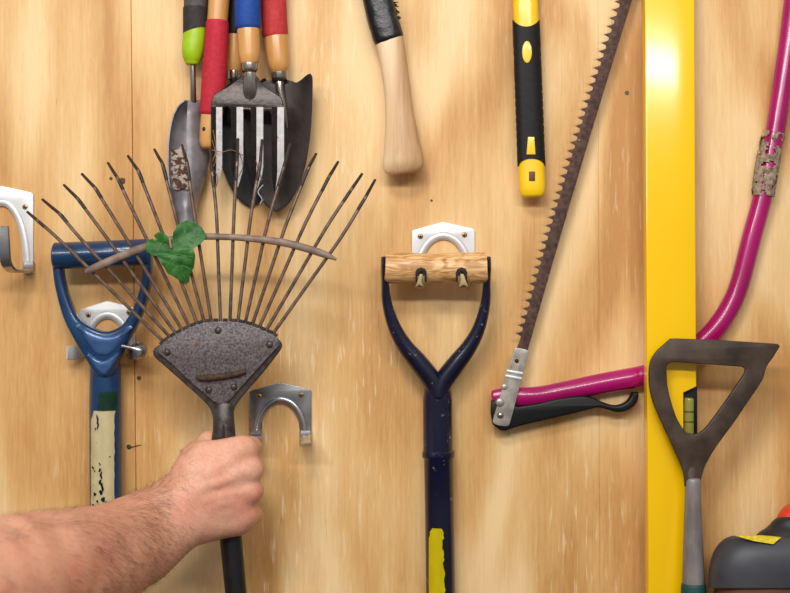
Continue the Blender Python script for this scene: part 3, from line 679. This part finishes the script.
# rubber grip: shell with scalloped ends and ribs
bm = bmesh.new(); rows = []; seg = 48; ny = 90
for j in range(ny + 1):
    s = j / ny; row = []
    for i in range(seg):
        a = 2 * math.pi * i / seg
        ca, sa = math.cos(a), math.sin(a)
        e = 2 / 2.6; cx_ = math.copysign(abs(ca) ** e, ca); sx_ = math.copysign(abs(sa) ** e, sa)
        ytop = 20 + 6.5 * (1 - cx_ * cx_); ybot = 168 - 9.5 * math.sqrt(max(0, 1 - cx_ * cx_ * .98))
        y = ytop + (ybot - ytop) * s
        rib = 0.0
        if 42 < y < 150:
            rib = -0.45 if (y % 8.2) < 1.6 else 0.0
            rib *= min(1, max(0, (abs(ca) - .6) / .2))
        ru = hw(y) + .7 + rib; rv = 10.3 + rib
        row.append(bm.verts.new(P(cxh(y) + ru * cx_, y, 18 + rv * sx_)))
    rows.append(row)
for a, b in zip(rows, rows[1:]):
    for i in range(seg): bm.faces.new((a[i], a[(i + 1) % seg], b[(i + 1) % seg], b[i]))
bmesh.ops.recalc_face_normals(bm, faces=bm.faces)
bmesh.ops.solidify(bm, geom=bm.faces[:], thickness=0.0006)
gr = mk('rubber_grip', bm, M['rubber'], root, ang=40, label='ribbed black rubber grip')
plate('oval_inset', ellipse(527, 52, 4.8, 11, 24), 28.5, 1.4, M['yellow'], gr, bevel=.3)
plate('wedge_inset', [(528, 137), (534.2, 137), (535.5, 154.5), (526.5, 154.5)], 28.5, 1.4, M['yellow'], gr, bevel=.3)
plate('hang_hole', [(529, 171.5), (535, 171.5), (535, 181), (529, 181)], 27.2, 1.6, pm('brown_hole', (90, 44, 10), (110, 56, 16), 50), root, bevel=.3)

# ------------------------------------------------------------------ spirit level
root = thing('spirit_level', 'long bright yellow box level standing vertically behind the hoe head', 'level', P(671, 593, 12))
ex = lambda y: (643.2 + y * 0.0055, 692.2 + y * 0.0055)
o = [(ex(-120)[0], -120), (ex(-120)[1], -120), (ex(386)[1], 386), (681.5, 392), (681.5, 428), (686, 434.5), (ex(434)[1], 434.5), (ex(700)[1], 700), (ex(700)[0], 700)]
plate('level_body', o, 30, 18, M['level'], root, bevel=1.0)
plate('vial_housing', [(681, 392), (696.4, 386.5), (696.4, 435), (686, 435), (681, 429)], 25, 9, M['blackp'], root, bevel=.8)
v_ = T('vial', [(688.8, 400, 33, 5), (688.8, 432, 33, 5)], M['vial'], root, seg=20)
for y in (411, 421): T('vial_ring', [(688.8, y, 33, 5.25), (688.8, y + 1, 33, 5.25)], M['dark'], v_, seg=20, roundcap=(False, False))
# ------------------------------------------------------------------ bow saw
root = thing('bow_saw', 'bow saw with magenta tube frame, rusty toothed blade and peeling tape', 'saw', P(640, 360, 12)); HS = 12
fr = [(800, -90, 10.5, 9.6), (797, -30, 10.5, 9.6), (792.5, 10, 10.5, 9.6), (786, 60, 10.5, 9.6), (775.5, 130, 10.5, 9.8), (763, 195, 10.5, 9.8), (751.5, 238, 10.5, 9.8), (740.5, 281, 10.5, 9.8), (731, 305, 10.5, 10), (717, 327, 10.5, 10.2)]
fr1 = cr(fr + [(702, 343, 12, 10), (692, 350, 10, 8)], 6)
# the frame passes behind the level there: keep it shallow against the wall
path = fr + [(703, 342, 10, 10.2, 9), (690, 353, 9.8, 10.2, 8.8), (668, 366, 9.8, 10.2, 8.8), (648, 374, 9.8, 10.2, 8.8), (638, 377, 10, 10.6, 9), (630, 378.5, 10.8, 10.6, 9.5), (600, 384, 10.8, 10.4, 9.5), (570, 390, 10.8, 9.8, 9), (545, 395, 10.8, 9.6, 8), (525, 397, 13, 9.6, 7), (508, 396.5, 12, 9, 6), (494, 398, 12, 8, 5)]
T('frame_tube', path, M['magenta'], root, seg=28, smooth=5)
bm = bmesh.new(); R = tube(bm, [(773.5, 133, 10.5, 10.8), (770, 150, 10.5, 11.3), (766.5, 170, 10.5, 11.3), (763.6, 190, 10.5, 11.0), (763, 196, 10.5, 10.6)], seg=40, smooth=10, cap=False)
bm.normal_update()
dele = [f for f in bm.faces if mnoise.noise(f.calc_center_median() * 150) < (-.3 + (.35 if f.calc_center_median().z > .14 else 0))]
bmesh.ops.delete(bm, geom=dele, context='FACES')
for v in bm.verts:
    n_ = mnoise.noise(v.co * 500) * .0008; v.co.x += n_; v.co.y -= abs(n_)
bmesh.ops.solidify(bm, geom=bm.faces[:], thickness=0.0006)
mk('worn_tape', bm, M['tape'], root, ang=30, label='peeling grey-brown tape')
# blade with teeth
tl = lambda y: 620.5 + (516.5 - 620.5) * (y / 349) ** 1.0 - 3.0 * math.sin(math.pi * min(1, max(0, y / 349)))
bk = lambda y: tl(y) + 11.6 + 1.5 * math.sin(math.pi * min(1, max(0, y / 349)))
pts = []
y = -100.0
while y < 332:
    pts.append((tl(y), y)); pts.append((tl(y + 2.2) - 5.0, y + 1.8)); pts.append((tl(y + 4.2) + .6, y + 4.4)); pts.append((tl(y + 7.2) + 1.0, y + 7.4)); y += 8.3
pts.append((tl(352), 352)); pts.append((bk(352), 352))
for yy in np.linspace(350, -100, 30): pts.append((bk(yy), yy))
plate('saw_blade', pts, 17, 1.6, M['blade'], root, bevel=.2)
b = plate('end_bracket', cr([(513.8, 350), (516, 347.8), (526, 349.5), (528.7, 352.5)], 3) + cr([(510.5, 421), (508.8, 425.3), (505, 426.3)], 3) + cr([(497, 425), (493, 422.6), (493.5, 417)], 3), 20.5, 2.2, M['bracket'], root, holes=[[(515.2, 357.2), (519.8, 358.2), (518.6, 364.2), (514.2, 363.2)]], bevel=.4)
for yy in (371.5, 376.5): T('pressed_ridge', [(507.2 - (yy - 371) * .24, yy - .6, 21.8, 1.6, 1.1), (522.5 - (yy - 371) * .24, yy + 2.2, 21.8, 1.6, 1.1)], M['zinc'], b, seg=10)
bm = bmesh.new(); dome(bm, 500.4, 415.2, 21.5, 3.4, 2.4); mk('rivet', bm, M['ferrule'], root)
bm = bmesh.new(); dome(bm, 500, 402.5, 21.5, 4.6, 1.6); mk('rivet', bm, M['bracket'], root)
bm = bmesh.new(); dome(bm, 504.5, 387, 21.5, 3.2, .9); mk('rivet', bm, M['bracket'], root)
bm = bmesh.new(); dome(bm, 516.8, 361, 18, 2.0, 1.5); mk('blade_pin', bm, M['dark'], root)
lev = cr([(518, 406), (540, 402.5), (556, 398.5), (581, 395.5), (592, 397.5), (601.5, 401.5), (610, 404.5), (618, 405), (626, 401.5), (630.5, 395.5), (631.5, 392)], 3) + cr([(637.5, 392), (637.6, 397), (634.5, 404), (626, 410.3), (616, 411.8), (606, 409.2), (596, 407.5), (576, 412.4), (543, 420), (518, 426), (505, 430.5)], 3) + [(500, 430), (492.5, 424), (490.5, 412), (491.4, 400), (500, 402)]
plate('tension_lever', lev, 13, 13, M['blackp'], root, bevel=2.0)

# ------------------------------------------------------------------ hoe
root = thing('dutch_hoe', 'old brown stirrup hoe head on a worn grey socket, hung in front of the level', 'hoe', P(693, 593, 55)); HH = 55
ho = [(670, 338.6), (676, 338.4), (720, 340), (777, 343.8), (779.6, 346)] + cr([(773, 357), (766, 367), (763, 378), (757, 388), (746, 404), (734.6, 421), (722, 438), (711.7, 453), (703.5, 469), (699.5, 486)], 3) + cr([(684.5, 486), (682.5, 470.5), (671.5, 445), (657, 413), (651, 396), (648.6, 380), (650, 361.5), (657, 350)], 3)
hi = cr([(666, 367), (669, 363), (675, 362)], 2) + cr([(742, 366.8), (744.8, 369), (743.5, 374)], 2) + cr([(726, 400), (712, 419), (703, 430), (694, 434), (685, 431), (677, 419), (671, 402), (667, 385)], 3)
plate('hoe_head', ho, HH, 5, M['hoe'], root, holes=[hi], bevel=1.2)
T('neck', [(691.8, 462, HH, 5, 1.8), (692, 474, HH, 7.2, 4), (692.5, 486, HH, 7.2, 6.6)], M['hoe'], root, seg=24, smooth=3)
T('socket', [(693, 481, HH, 7.6), (693, 486, HH, 8), (693, 500, HH, 8.2), (693.2, 542, HH, 9.8), (693.6, 588, HH, 11.4)], M['hoe_shaft'], root, seg=32, smooth=3)
T('grip', [(693.6, 586, HH, 12.4), (693.8, 600, HH, 13), (694.5, 700, HH, 13)], M['teal'], root, seg=32, label='dark teal grip')

# ------------------------------------------------------------------ power tool at lower right
root = thing('power_tool', 'grey and black plastic power tool with a red knob, in the lower right corner', 'power tool', P(780, 600, 60))
HB = 62
def superbody(name, rows, mat, parent, seg=40, power=3.2, **kw):
    bm = bmesh.new(); R = []
    for (y, xl, xr, h0, h1) in rows:
        cx, rx, ch, rh = (xl + xr) / 2, (xr - xl) / 2, (h0 + h1) / 2, (h1 - h0) / 2
        e = 2 / power; r = []
        for i in range(seg):
            a = 2 * math.pi * i / seg; ca, sa = math.cos(a), math.sin(a)
            r.append(bm.verts.new(P(cx + rx * math.copysign(abs(ca) ** e, ca), y, ch + rh * math.copysign(abs(sa) ** e, sa))))
        R.append(r)
    for a, b in zip(R, R[1:]):
        for i in range(seg): bm.faces.new((a[i], a[(i + 1) % seg], b[(i + 1) % seg], b[i]))
    bm.faces.new(R[0][::-1]); bm.faces.new(R[-1])
    return mk(name, bm, mat, parent, **kw)
superbody('housing', [(535.5, 735, 850, 20, 80)] + cr([(536, 731, 855, 14, 90), (539, 724, 862, 8, 98), (546, 717, 868, 4, 104), (556, 712, 872, 2, 108), (570, 709, 874, 2, 110), (588, 708, 876, 2, 110)], 4), M['greyp'], root)
superbody('base_shell', [(586, 715, 874, 4, 106), (592, 714, 874, 3, 107), (640, 716, 868, 3, 106), (646, 722, 862, 8, 98)], M['brownp'], root)
superbody('upper_collar', cr([(517, 778, 840, 24, 76), (520, 773.5, 845, 20, 80), (527, 767, 850, 18, 82), (533, 758, 856, 16, 86), (540, 752, 860, 16, 90)], 3), M['greyp2'], root, power=2.6)
superbody('knob', cr([(501, 795, 815, 38, 60), (503, 789, 822, 32, 66), (508, 782.5, 828, 28, 70), (515, 777.5, 832, 26, 74), (521, 775.5, 834, 25, 76)], 3), M['redp'], root, power=2.2, label='orange-red knob')
plate('warning_strip', [(736, 536.5), (764, 536.5), (782, 538), (772, 543.5), (754, 541)], 102, 3, M['yel_strip'], root, bevel=.4, hfun=lambda x, y: -6 + (y - 536) * 1.1, label='worn yellow strip')

# ------------------------------------------------------------------ the arm (implicit surface, meshed with surface nets)
prims = []   # (a, b, ra, rb, k)
def pr(a, b, ra, rb, k=0.008): prims.append((np.array(P(*a)), np.array(P(*b)), ra * .001, rb * .001, k))
# forearm
ax = cr([(180, 512, 106, 27), (160, 527, 117, 30.5), (135, 541, 131, 36.5), (100, 562, 160, 46), (58, 575, 202, 53), (0, 586, 262, 57.5), (-55, 600, 320, 56), (-84, 612, 352, 54), (-80, 690, 420, 53), (-66, 790, 478, 56)], 2)
for a, b in zip(ax, ax[1:]): pr(a[:3], b[:3], a[3] * .97, b[3] * .97, 0.004)
prims = [(a, b, ra, rb, k) for a, b, ra, rb, k in prims]
# muscle ridge on top, ulna ridge
pr((150, 514, 120), (60, 550, 222), 14, 28, .018)
pr((168, 520, 126), (120, 541, 168), 9, 11, .010)
pr((120, 541, 168), (60, 552, 232), 11, 13, .012)
pr((172, 532, 122), (128, 568, 160), 8, 12, .010)
pr((105, 575, 190), (20, 580, 290), 14, 14, .012)
pr((70, 536, 215), (25, 540, 268), 12, 14, .008)
pr((172, 498, 106), (120, 528, 140), 16, 20, .014)
pr((190, 525, 106), (150, 560, 128), 14, 18, .014)
# carpus / back of hand
pr((178, 500, 106), (196, 478, 106), 20, 17, .012)
pr((182, 515, 108), (198, 496, 108), 20, 17, .012)
pr((186, 524, 104), (203, 516, 104), 17, 17, .012)
mcps = [(244, 450, 108, 11.6), (249.5, 470, 110, 11.6), (249.5, 491, 108, 10.8), (245, 515, 103, 11.2)]
carp = [(196, 474, 104, 15), (196, 490, 107, 15), (198, 506, 106, 14), (202, 520, 102, 13)]
for m, c in zip(mcps, carp): pr(c[:3], m[:3], c[3], m[3] - .6, .011)
for i in range(3):   # webs between the metacarpals
    a, b = carp[i], carp[i + 1]; c, d = mcps[i], mcps[i + 1]
    pr(((a[0] + b[0]) / 2, (a[1] + b[1]) / 2, a[2] - 2), ((c[0] + d[0]) / 2 - 12, (c[1] + d[1]) / 2, c[2] - 2), 13, 10, .010)
# extensor tendons
for (a, b) in (((192, 486, 122.5), (241, 452, 118.6)), ((192, 493, 124.5), (246, 471, 120.6)), ((194, 502, 123), (246, 491, 118.0)), ((197, 513, 118), (240, 512, 111.5))):
    pr(a, b, 1.6, 2.0, .006)
# veins
for pl in ([(205, 482, 122), (218, 484, 121.5), (229, 480, 121)], [(207, 508, 120.5), (222, 503, 120), (232, 501, 118.5)], [(205, 482, 122), (196, 495, 124.5), (207, 508, 120.5)]):
    for a, b in zip(pl, pl[1:]): pr(a, b, 1.2, 1.2, .005)
pr((206, 456, 102), (238, 450, 107), 13.5, 12, .008)
pr((214, 470, 106), (240, 468, 108), 13, 11.6, .010)
pr((214, 500, 104), (240, 500, 106), 13, 10.6, .010)
# hypothenar and thenar masses
pr((205, 524, 97), (238, 520, 96), 16, 14.6, .010)
pr((192, 472, 98), (204, 458, 90), 16.5, 14, .012)
NB = len(prims)
fingers = []
# fingers curling around the handle: MCP, PIP, DIP, tip
ys = [(450, 447, 447, 449), (470, 468, 468, 469), (491, 491, 490, 489), (514, 514, 512, 509)]
rad = [(11.2, 9.6, 8.6, 7.6), (11.2, 9.8, 8.8, 7.8), (10.6, 9.2, 8.3, 7.4), (10.6, 9.2, 8.0, 7.0)]
xs = [(244, 251, 232, 212), (249.5, 253.5, 234, 213), (249.5, 253.5, 235, 215), (245, 252, 236, 219)]
hs = [(108, 78, 59, 64), (110, 77, 58, 63), (108, 76, 58, 63), (103, 76, 60, 65)]
for y4, r4, x4, h4 in zip(ys, rad, xs, hs):
    ch = []
    for i in range(3): ch.append((np.array(P(x4[i], y4[i], h4[i])), np.array(P(x4[i + 1], y4[i + 1], h4[i + 1])), r4[i] * .001, r4[i + 1] * .001))
    # knuckle bulges
    ch.append((np.array(P(x4[0] - 1, y4[0], h4[0] + 1.2)), np.array(P(x4[0] + 2, y4[0], h4[0] - 3)), (r4[0] + .4) * .001, (r4[0]) * .001))
    fingers.append(ch)
th = [((192, 470, 98), (194, 458, 86), 15, 13), ((194, 458, 86), (209, 443, 70), 12.5, 10.5), ((209, 443, 70), (233, 446, 49), 10.2, 8.4)]
thumb = [(np.array(P(*a)), np.array(P(*b)), ra * .001, rb * .001) for a, b, ra, rb in th]

def rcone(X, Y, Z, a, b, ra, rb):
    ba = b - a; l2 = float(ba @ ba)
    px, py, pz = X - a[0], Y - a[1], Z - a[2]
    t = np.clip((px * ba[0] + py * ba[1] + pz * ba[2]) / l2, 0, 1)
    d = np.sqrt((px - t * ba[0]) ** 2 + (py - t * ba[1]) ** 2 + (pz - t * ba[2]) ** 2)
    return d - (ra + (rb - ra) * t)
def smin(a, b, k):
    h = np.clip(0.5 + 0.5 * (b - a) / k, 0, 1)
    return b + (a - b) * h - k * h * (1 - h)

def surface_nets(F, org, st):
    nx, ny, nz = F.shape
    neg = F < 0
    s = np.zeros((nx - 1, ny - 1, nz - 1), int)
    pos = np.zeros((nx - 1, ny - 1, nz - 1, 3), np.float32); cnt = np.zeros((nx - 1, ny - 1, nz - 1), np.float32)
    corners = [(i, j, k) for i in (0, 1) for j in (0, 1) for k in (0, 1)]
    for a in corners:
        for ax_ in range(3):
            if a[ax_]: continue
            b = list(a); b[ax_] = 1; b = tuple(b)
            fa = F[a[0]:nx - 1 + a[0], a[1]:ny - 1 + a[1], a[2]:nz - 1 + a[2]]
            fb = F[b[0]:nx - 1 + b[0], b[1]:ny - 1 + b[1], b[2]:nz - 1 + b[2]]
            m = (fa < 0) != (fb < 0)
            t = np.where(m, fa / np.where(fa == fb, 1, fa - fb), 0)
            for q in range(3):
                pos[..., q] += np.where(m, a[q] + (t if q == ax_ else 0), 0)
            cnt += m
    act = cnt > 0
    idx = -np.ones(act.shape, int); idx[act] = np.arange(act.sum())
    I, J, K = np.nonzero(act)
    V = pos[act] / cnt[act][:, None] + np.stack([I, J, K], 1)
    V = V * st + org
    faces = []
    # edges along each axis
    m = neg[:-1, 1:-1, 1:-1] != neg[1:, 1:-1, 1:-1]
    i, j, k = np.nonzero(m); j = j + 1; k = k + 1; fl = neg[i, j, k]
    q = np.stack([idx[i, j - 1, k - 1], idx[i, j, k - 1], idx[i, j, k], idx[i, j - 1, k]], 1); q[~fl] = q[~fl][:, ::-1]; faces.append(q)
    m = neg[1:-1, :-1, 1:-1] != neg[1:-1, 1:, 1:-1]
    i, j, k = np.nonzero(m); i = i + 1; k = k + 1; fl = neg[i, j, k]
    q = np.stack([idx[i - 1, j, k - 1], idx[i - 1, j, k], idx[i, j, k], idx[i, j, k - 1]], 1); q[~fl] = q[~fl][:, ::-1]; faces.append(q)
    m = neg[1:-1, 1:-1, :-1] != neg[1:-1, 1:-1, 1:]
    i, j, k = np.nonzero(m); i = i + 1; j = j + 1; fl = neg[i, j, k]
    q = np.stack([idx[i - 1, j - 1, k], idx[i, j - 1, k], idx[i, j, k], idx[i - 1, j, k]], 1); q[~fl] = q[~fl][:, ::-1]; faces.append(q)
    return V, np.concatenate(faces)

ST = 0.0017
lo = np.array([-0.455, -0.555, -0.385]); hi_ = np.array([-0.105, -0.03, -0.105])
g = [np.arange(lo[i], hi_[i], ST, dtype=np.float32) for i in range(3)]
X, Y, Z = np.meshgrid(*g, indexing='ij')
F = np.full(X.shape, 1.0, np.float32)
def apply_prim(F, a, b, ra, rb, k):
    mn = np.minimum(a, b) - max(ra, rb) - k * 1.5 - .004; mx = np.maximum(a, b) + max(ra, rb) + k * 1.5 + .004
    sl = tuple(slice(max(0, int((mn[i] - lo[i]) / ST)), max(1, int((mx[i] - lo[i]) / ST) + 2)) for i in range(3))
    F[sl] = smin(F[sl], rcone(X[sl], Y[sl], Z[sl], a, b, ra, rb), k)
for a, b, ra, rb, k in prims: apply_prim(F, a, b, ra, rb, k)
for ch in fingers:
    G = np.full(X.shape, 1.0, np.float32)
    for a, b, ra, rb in ch: apply_prim(G, a, b, ra, rb, .0035)
    F = smin(F, G, .0028)
G = np.full(X.shape, 1.0, np.float32)
for a, b, ra, rb in thumb: apply_prim(G, a, b, ra, rb, .006)
F = smin(F, G, .005)
# keep the handle out of the palm: carve a channel exactly the size of the handle
ha, hb2 = np.array(P(223.5, 425, H)), np.array(P(232, 545, H))
F = np.maximum(F, -(rcone(X, Y, Z, ha, hb2, .0102, .0106)))
F[:2] = 1; F[-2:] = 1; F[:, :2] = 1; F[:, -2:] = 1; F[:, :, :2] = 1; F[:, :, -2:] = 1
V, Q = surface_nets(F, lo, ST)
me = bpy.data.meshes.new('arm')
me.from_pydata([tuple(map(float, v)) for v in V], [], [tuple(map(int, f)) for f in Q]); me.update()
bm = bmesh.new(); bm.from_mesh(me); bpy.data.meshes.remove(me)
bmesh.ops.recalc_face_normals(bm, faces=bm.faces)
for _ in range(3): bmesh.ops.smooth_vert(bm, verts=bm.verts, factor=0.5, use_axis_x=True, use_axis_y=True, use_axis_z=True)
bm.normal_update()
# sample hair roots on the forearm
hair = []
bm.verts.ensure_lookup_table()
axw = [Vector(P(*a[:3])) for a in ax]
cand = [(v.co.copy(), v.normal.copy()) for v in bm.verts]
arm = mk('person', bm, M['skin'], None, ang=180, label="bare hairy forearm and fist of a person gripping the rake handle", cat='person', origin=Vector(P(180, 512, 106)))
rng = random.Random(3)
hb = bmesh.new(); count = 0
fdir = (Vector(P(185, 508, 106)) - Vector(P(58, 577, 202))).normalized()
while count < 3800:
    co, n = cand[rng.randrange(len(cand))]
    px = co.x / kk(-co.y * 1000) + 395; py = 296.5 - co.z / kk(-co.y * 1000)
    if px > 190 or n.y > .35 or px < -40: continue
    dens = .06 + .94 * max(0, min(1, (px - 55) / 60))
    if n.z > .75: dens = max(dens, .8)
    if px > 170: dens *= .25
    dens *= .5 + .5 * (mnoise.noise(co * 30) > -.05)
    if rng.random() > dens: continue
    count += 1
    down = Vector((.25, 0, -1))
    d = (fdir * .55 + down * .8 + Vector((rng.uniform(-.45, .45), rng.uniform(-.4, .4), rng.uniform(-.45, .45))))
    d = (d - n * d.dot(n)).normalized()
    L = rng.uniform(.006, .016); w = .00006
    s = d.cross(n).normalized() * w
    p0 = co - n * .0002; p1 = co + d * L * .5 + n * L * .22; p2 = co + d * L + n * L * .25
    a = [hb.verts.new(p0 - s), hb.verts.new(p0 + s), hb.verts.new(p1 + s * .8), hb.verts.new(p1 - s * .8), hb.verts.new(p2)]
    hb.faces.new((a[0], a[1], a[2], a[3])); hb.faces.new((a[3], a[2], a[4]))
mk('arm_hair', hb, M['hair'], arm, smooth=False, kind='stuff')

# ------------------------------------------------------------------ camera and light
cam = bpy.data.cameras.new('camera'); co = bpy.data.objects.new('camera', cam); COL.objects.link(co)
co.location = (0, -D, 0); co.rotation_euler = (math.radians(90), 0, 0)
cam.sensor_width = 36; cam.lens = 36 * D / 0.790
cam.clip_start = 0.02
scene.camera = co
cam.dof.use_dof = True; cam.dof.focus_distance = 1.245; cam.dof.aperture_fstop = 5.0

def area(name, loc, target, sx, sy, power, color=(1, 1, 1)):
    l = bpy.data.lights.new(name, 'AREA'); l.shape = 'RECTANGLE'; l.size = sx; l.size_y = sy; l.energy = power; l.color = color
    o = bpy.data.objects.new(name, l); COL.objects.link(o); o.location = loc
    o.rotation_euler = (Vector(target) - Vector(loc)).to_track_quat('-Z', 'Y').to_euler(); return o
area('strip_lamp', (-0.12, -1.5, 0.655), (-0.05, 0, 0), 1.66, 0.10, 18.5, (1, .98, .95))
area('ceiling_lamp', (-0.25, -1.3, 1.05), (0, 0, -.05), 0.35, 0.25, 9, (1, .97, .93))
w = bpy.data.worlds.new('world'); scene.world = w; w.use_nodes = True
nt = w.node_tree; bg = nt.nodes['Background']
tc = nt.nodes.new('ShaderNodeTexCoord'); sp = nt.nodes.new('ShaderNodeSeparateXYZ'); nt.links.new(tc.outputs['Generated'], sp.inputs[0])
rp = nt.nodes.new('ShaderNodeValToRGB'); nt.links.new(sp.outputs[2], rp.inputs[0])
mr = nt.nodes.new('ShaderNodeMapRange'); nt.links.new(sp.outputs[2], mr.inputs[0]); mr.inputs[1].default_value = -1; mr.inputs[2].default_value = 1
nt.links.new(mr.outputs[0], rp.inputs[0])
el = rp.color_ramp.elements; el[0].position = .2; el[0].color = (.12, .10, .085, 1); el[1].position = .8; el[1].color = (.95, .95, .97, 1)
nt.links.new(rp.outputs[0], bg.inputs[0]); bg.inputs[1].default_value = 0.52
scene.view_settings.view_transform = 'Standard'
scene.view_settings.look = 'None'
scene.view_settings.exposure = 0
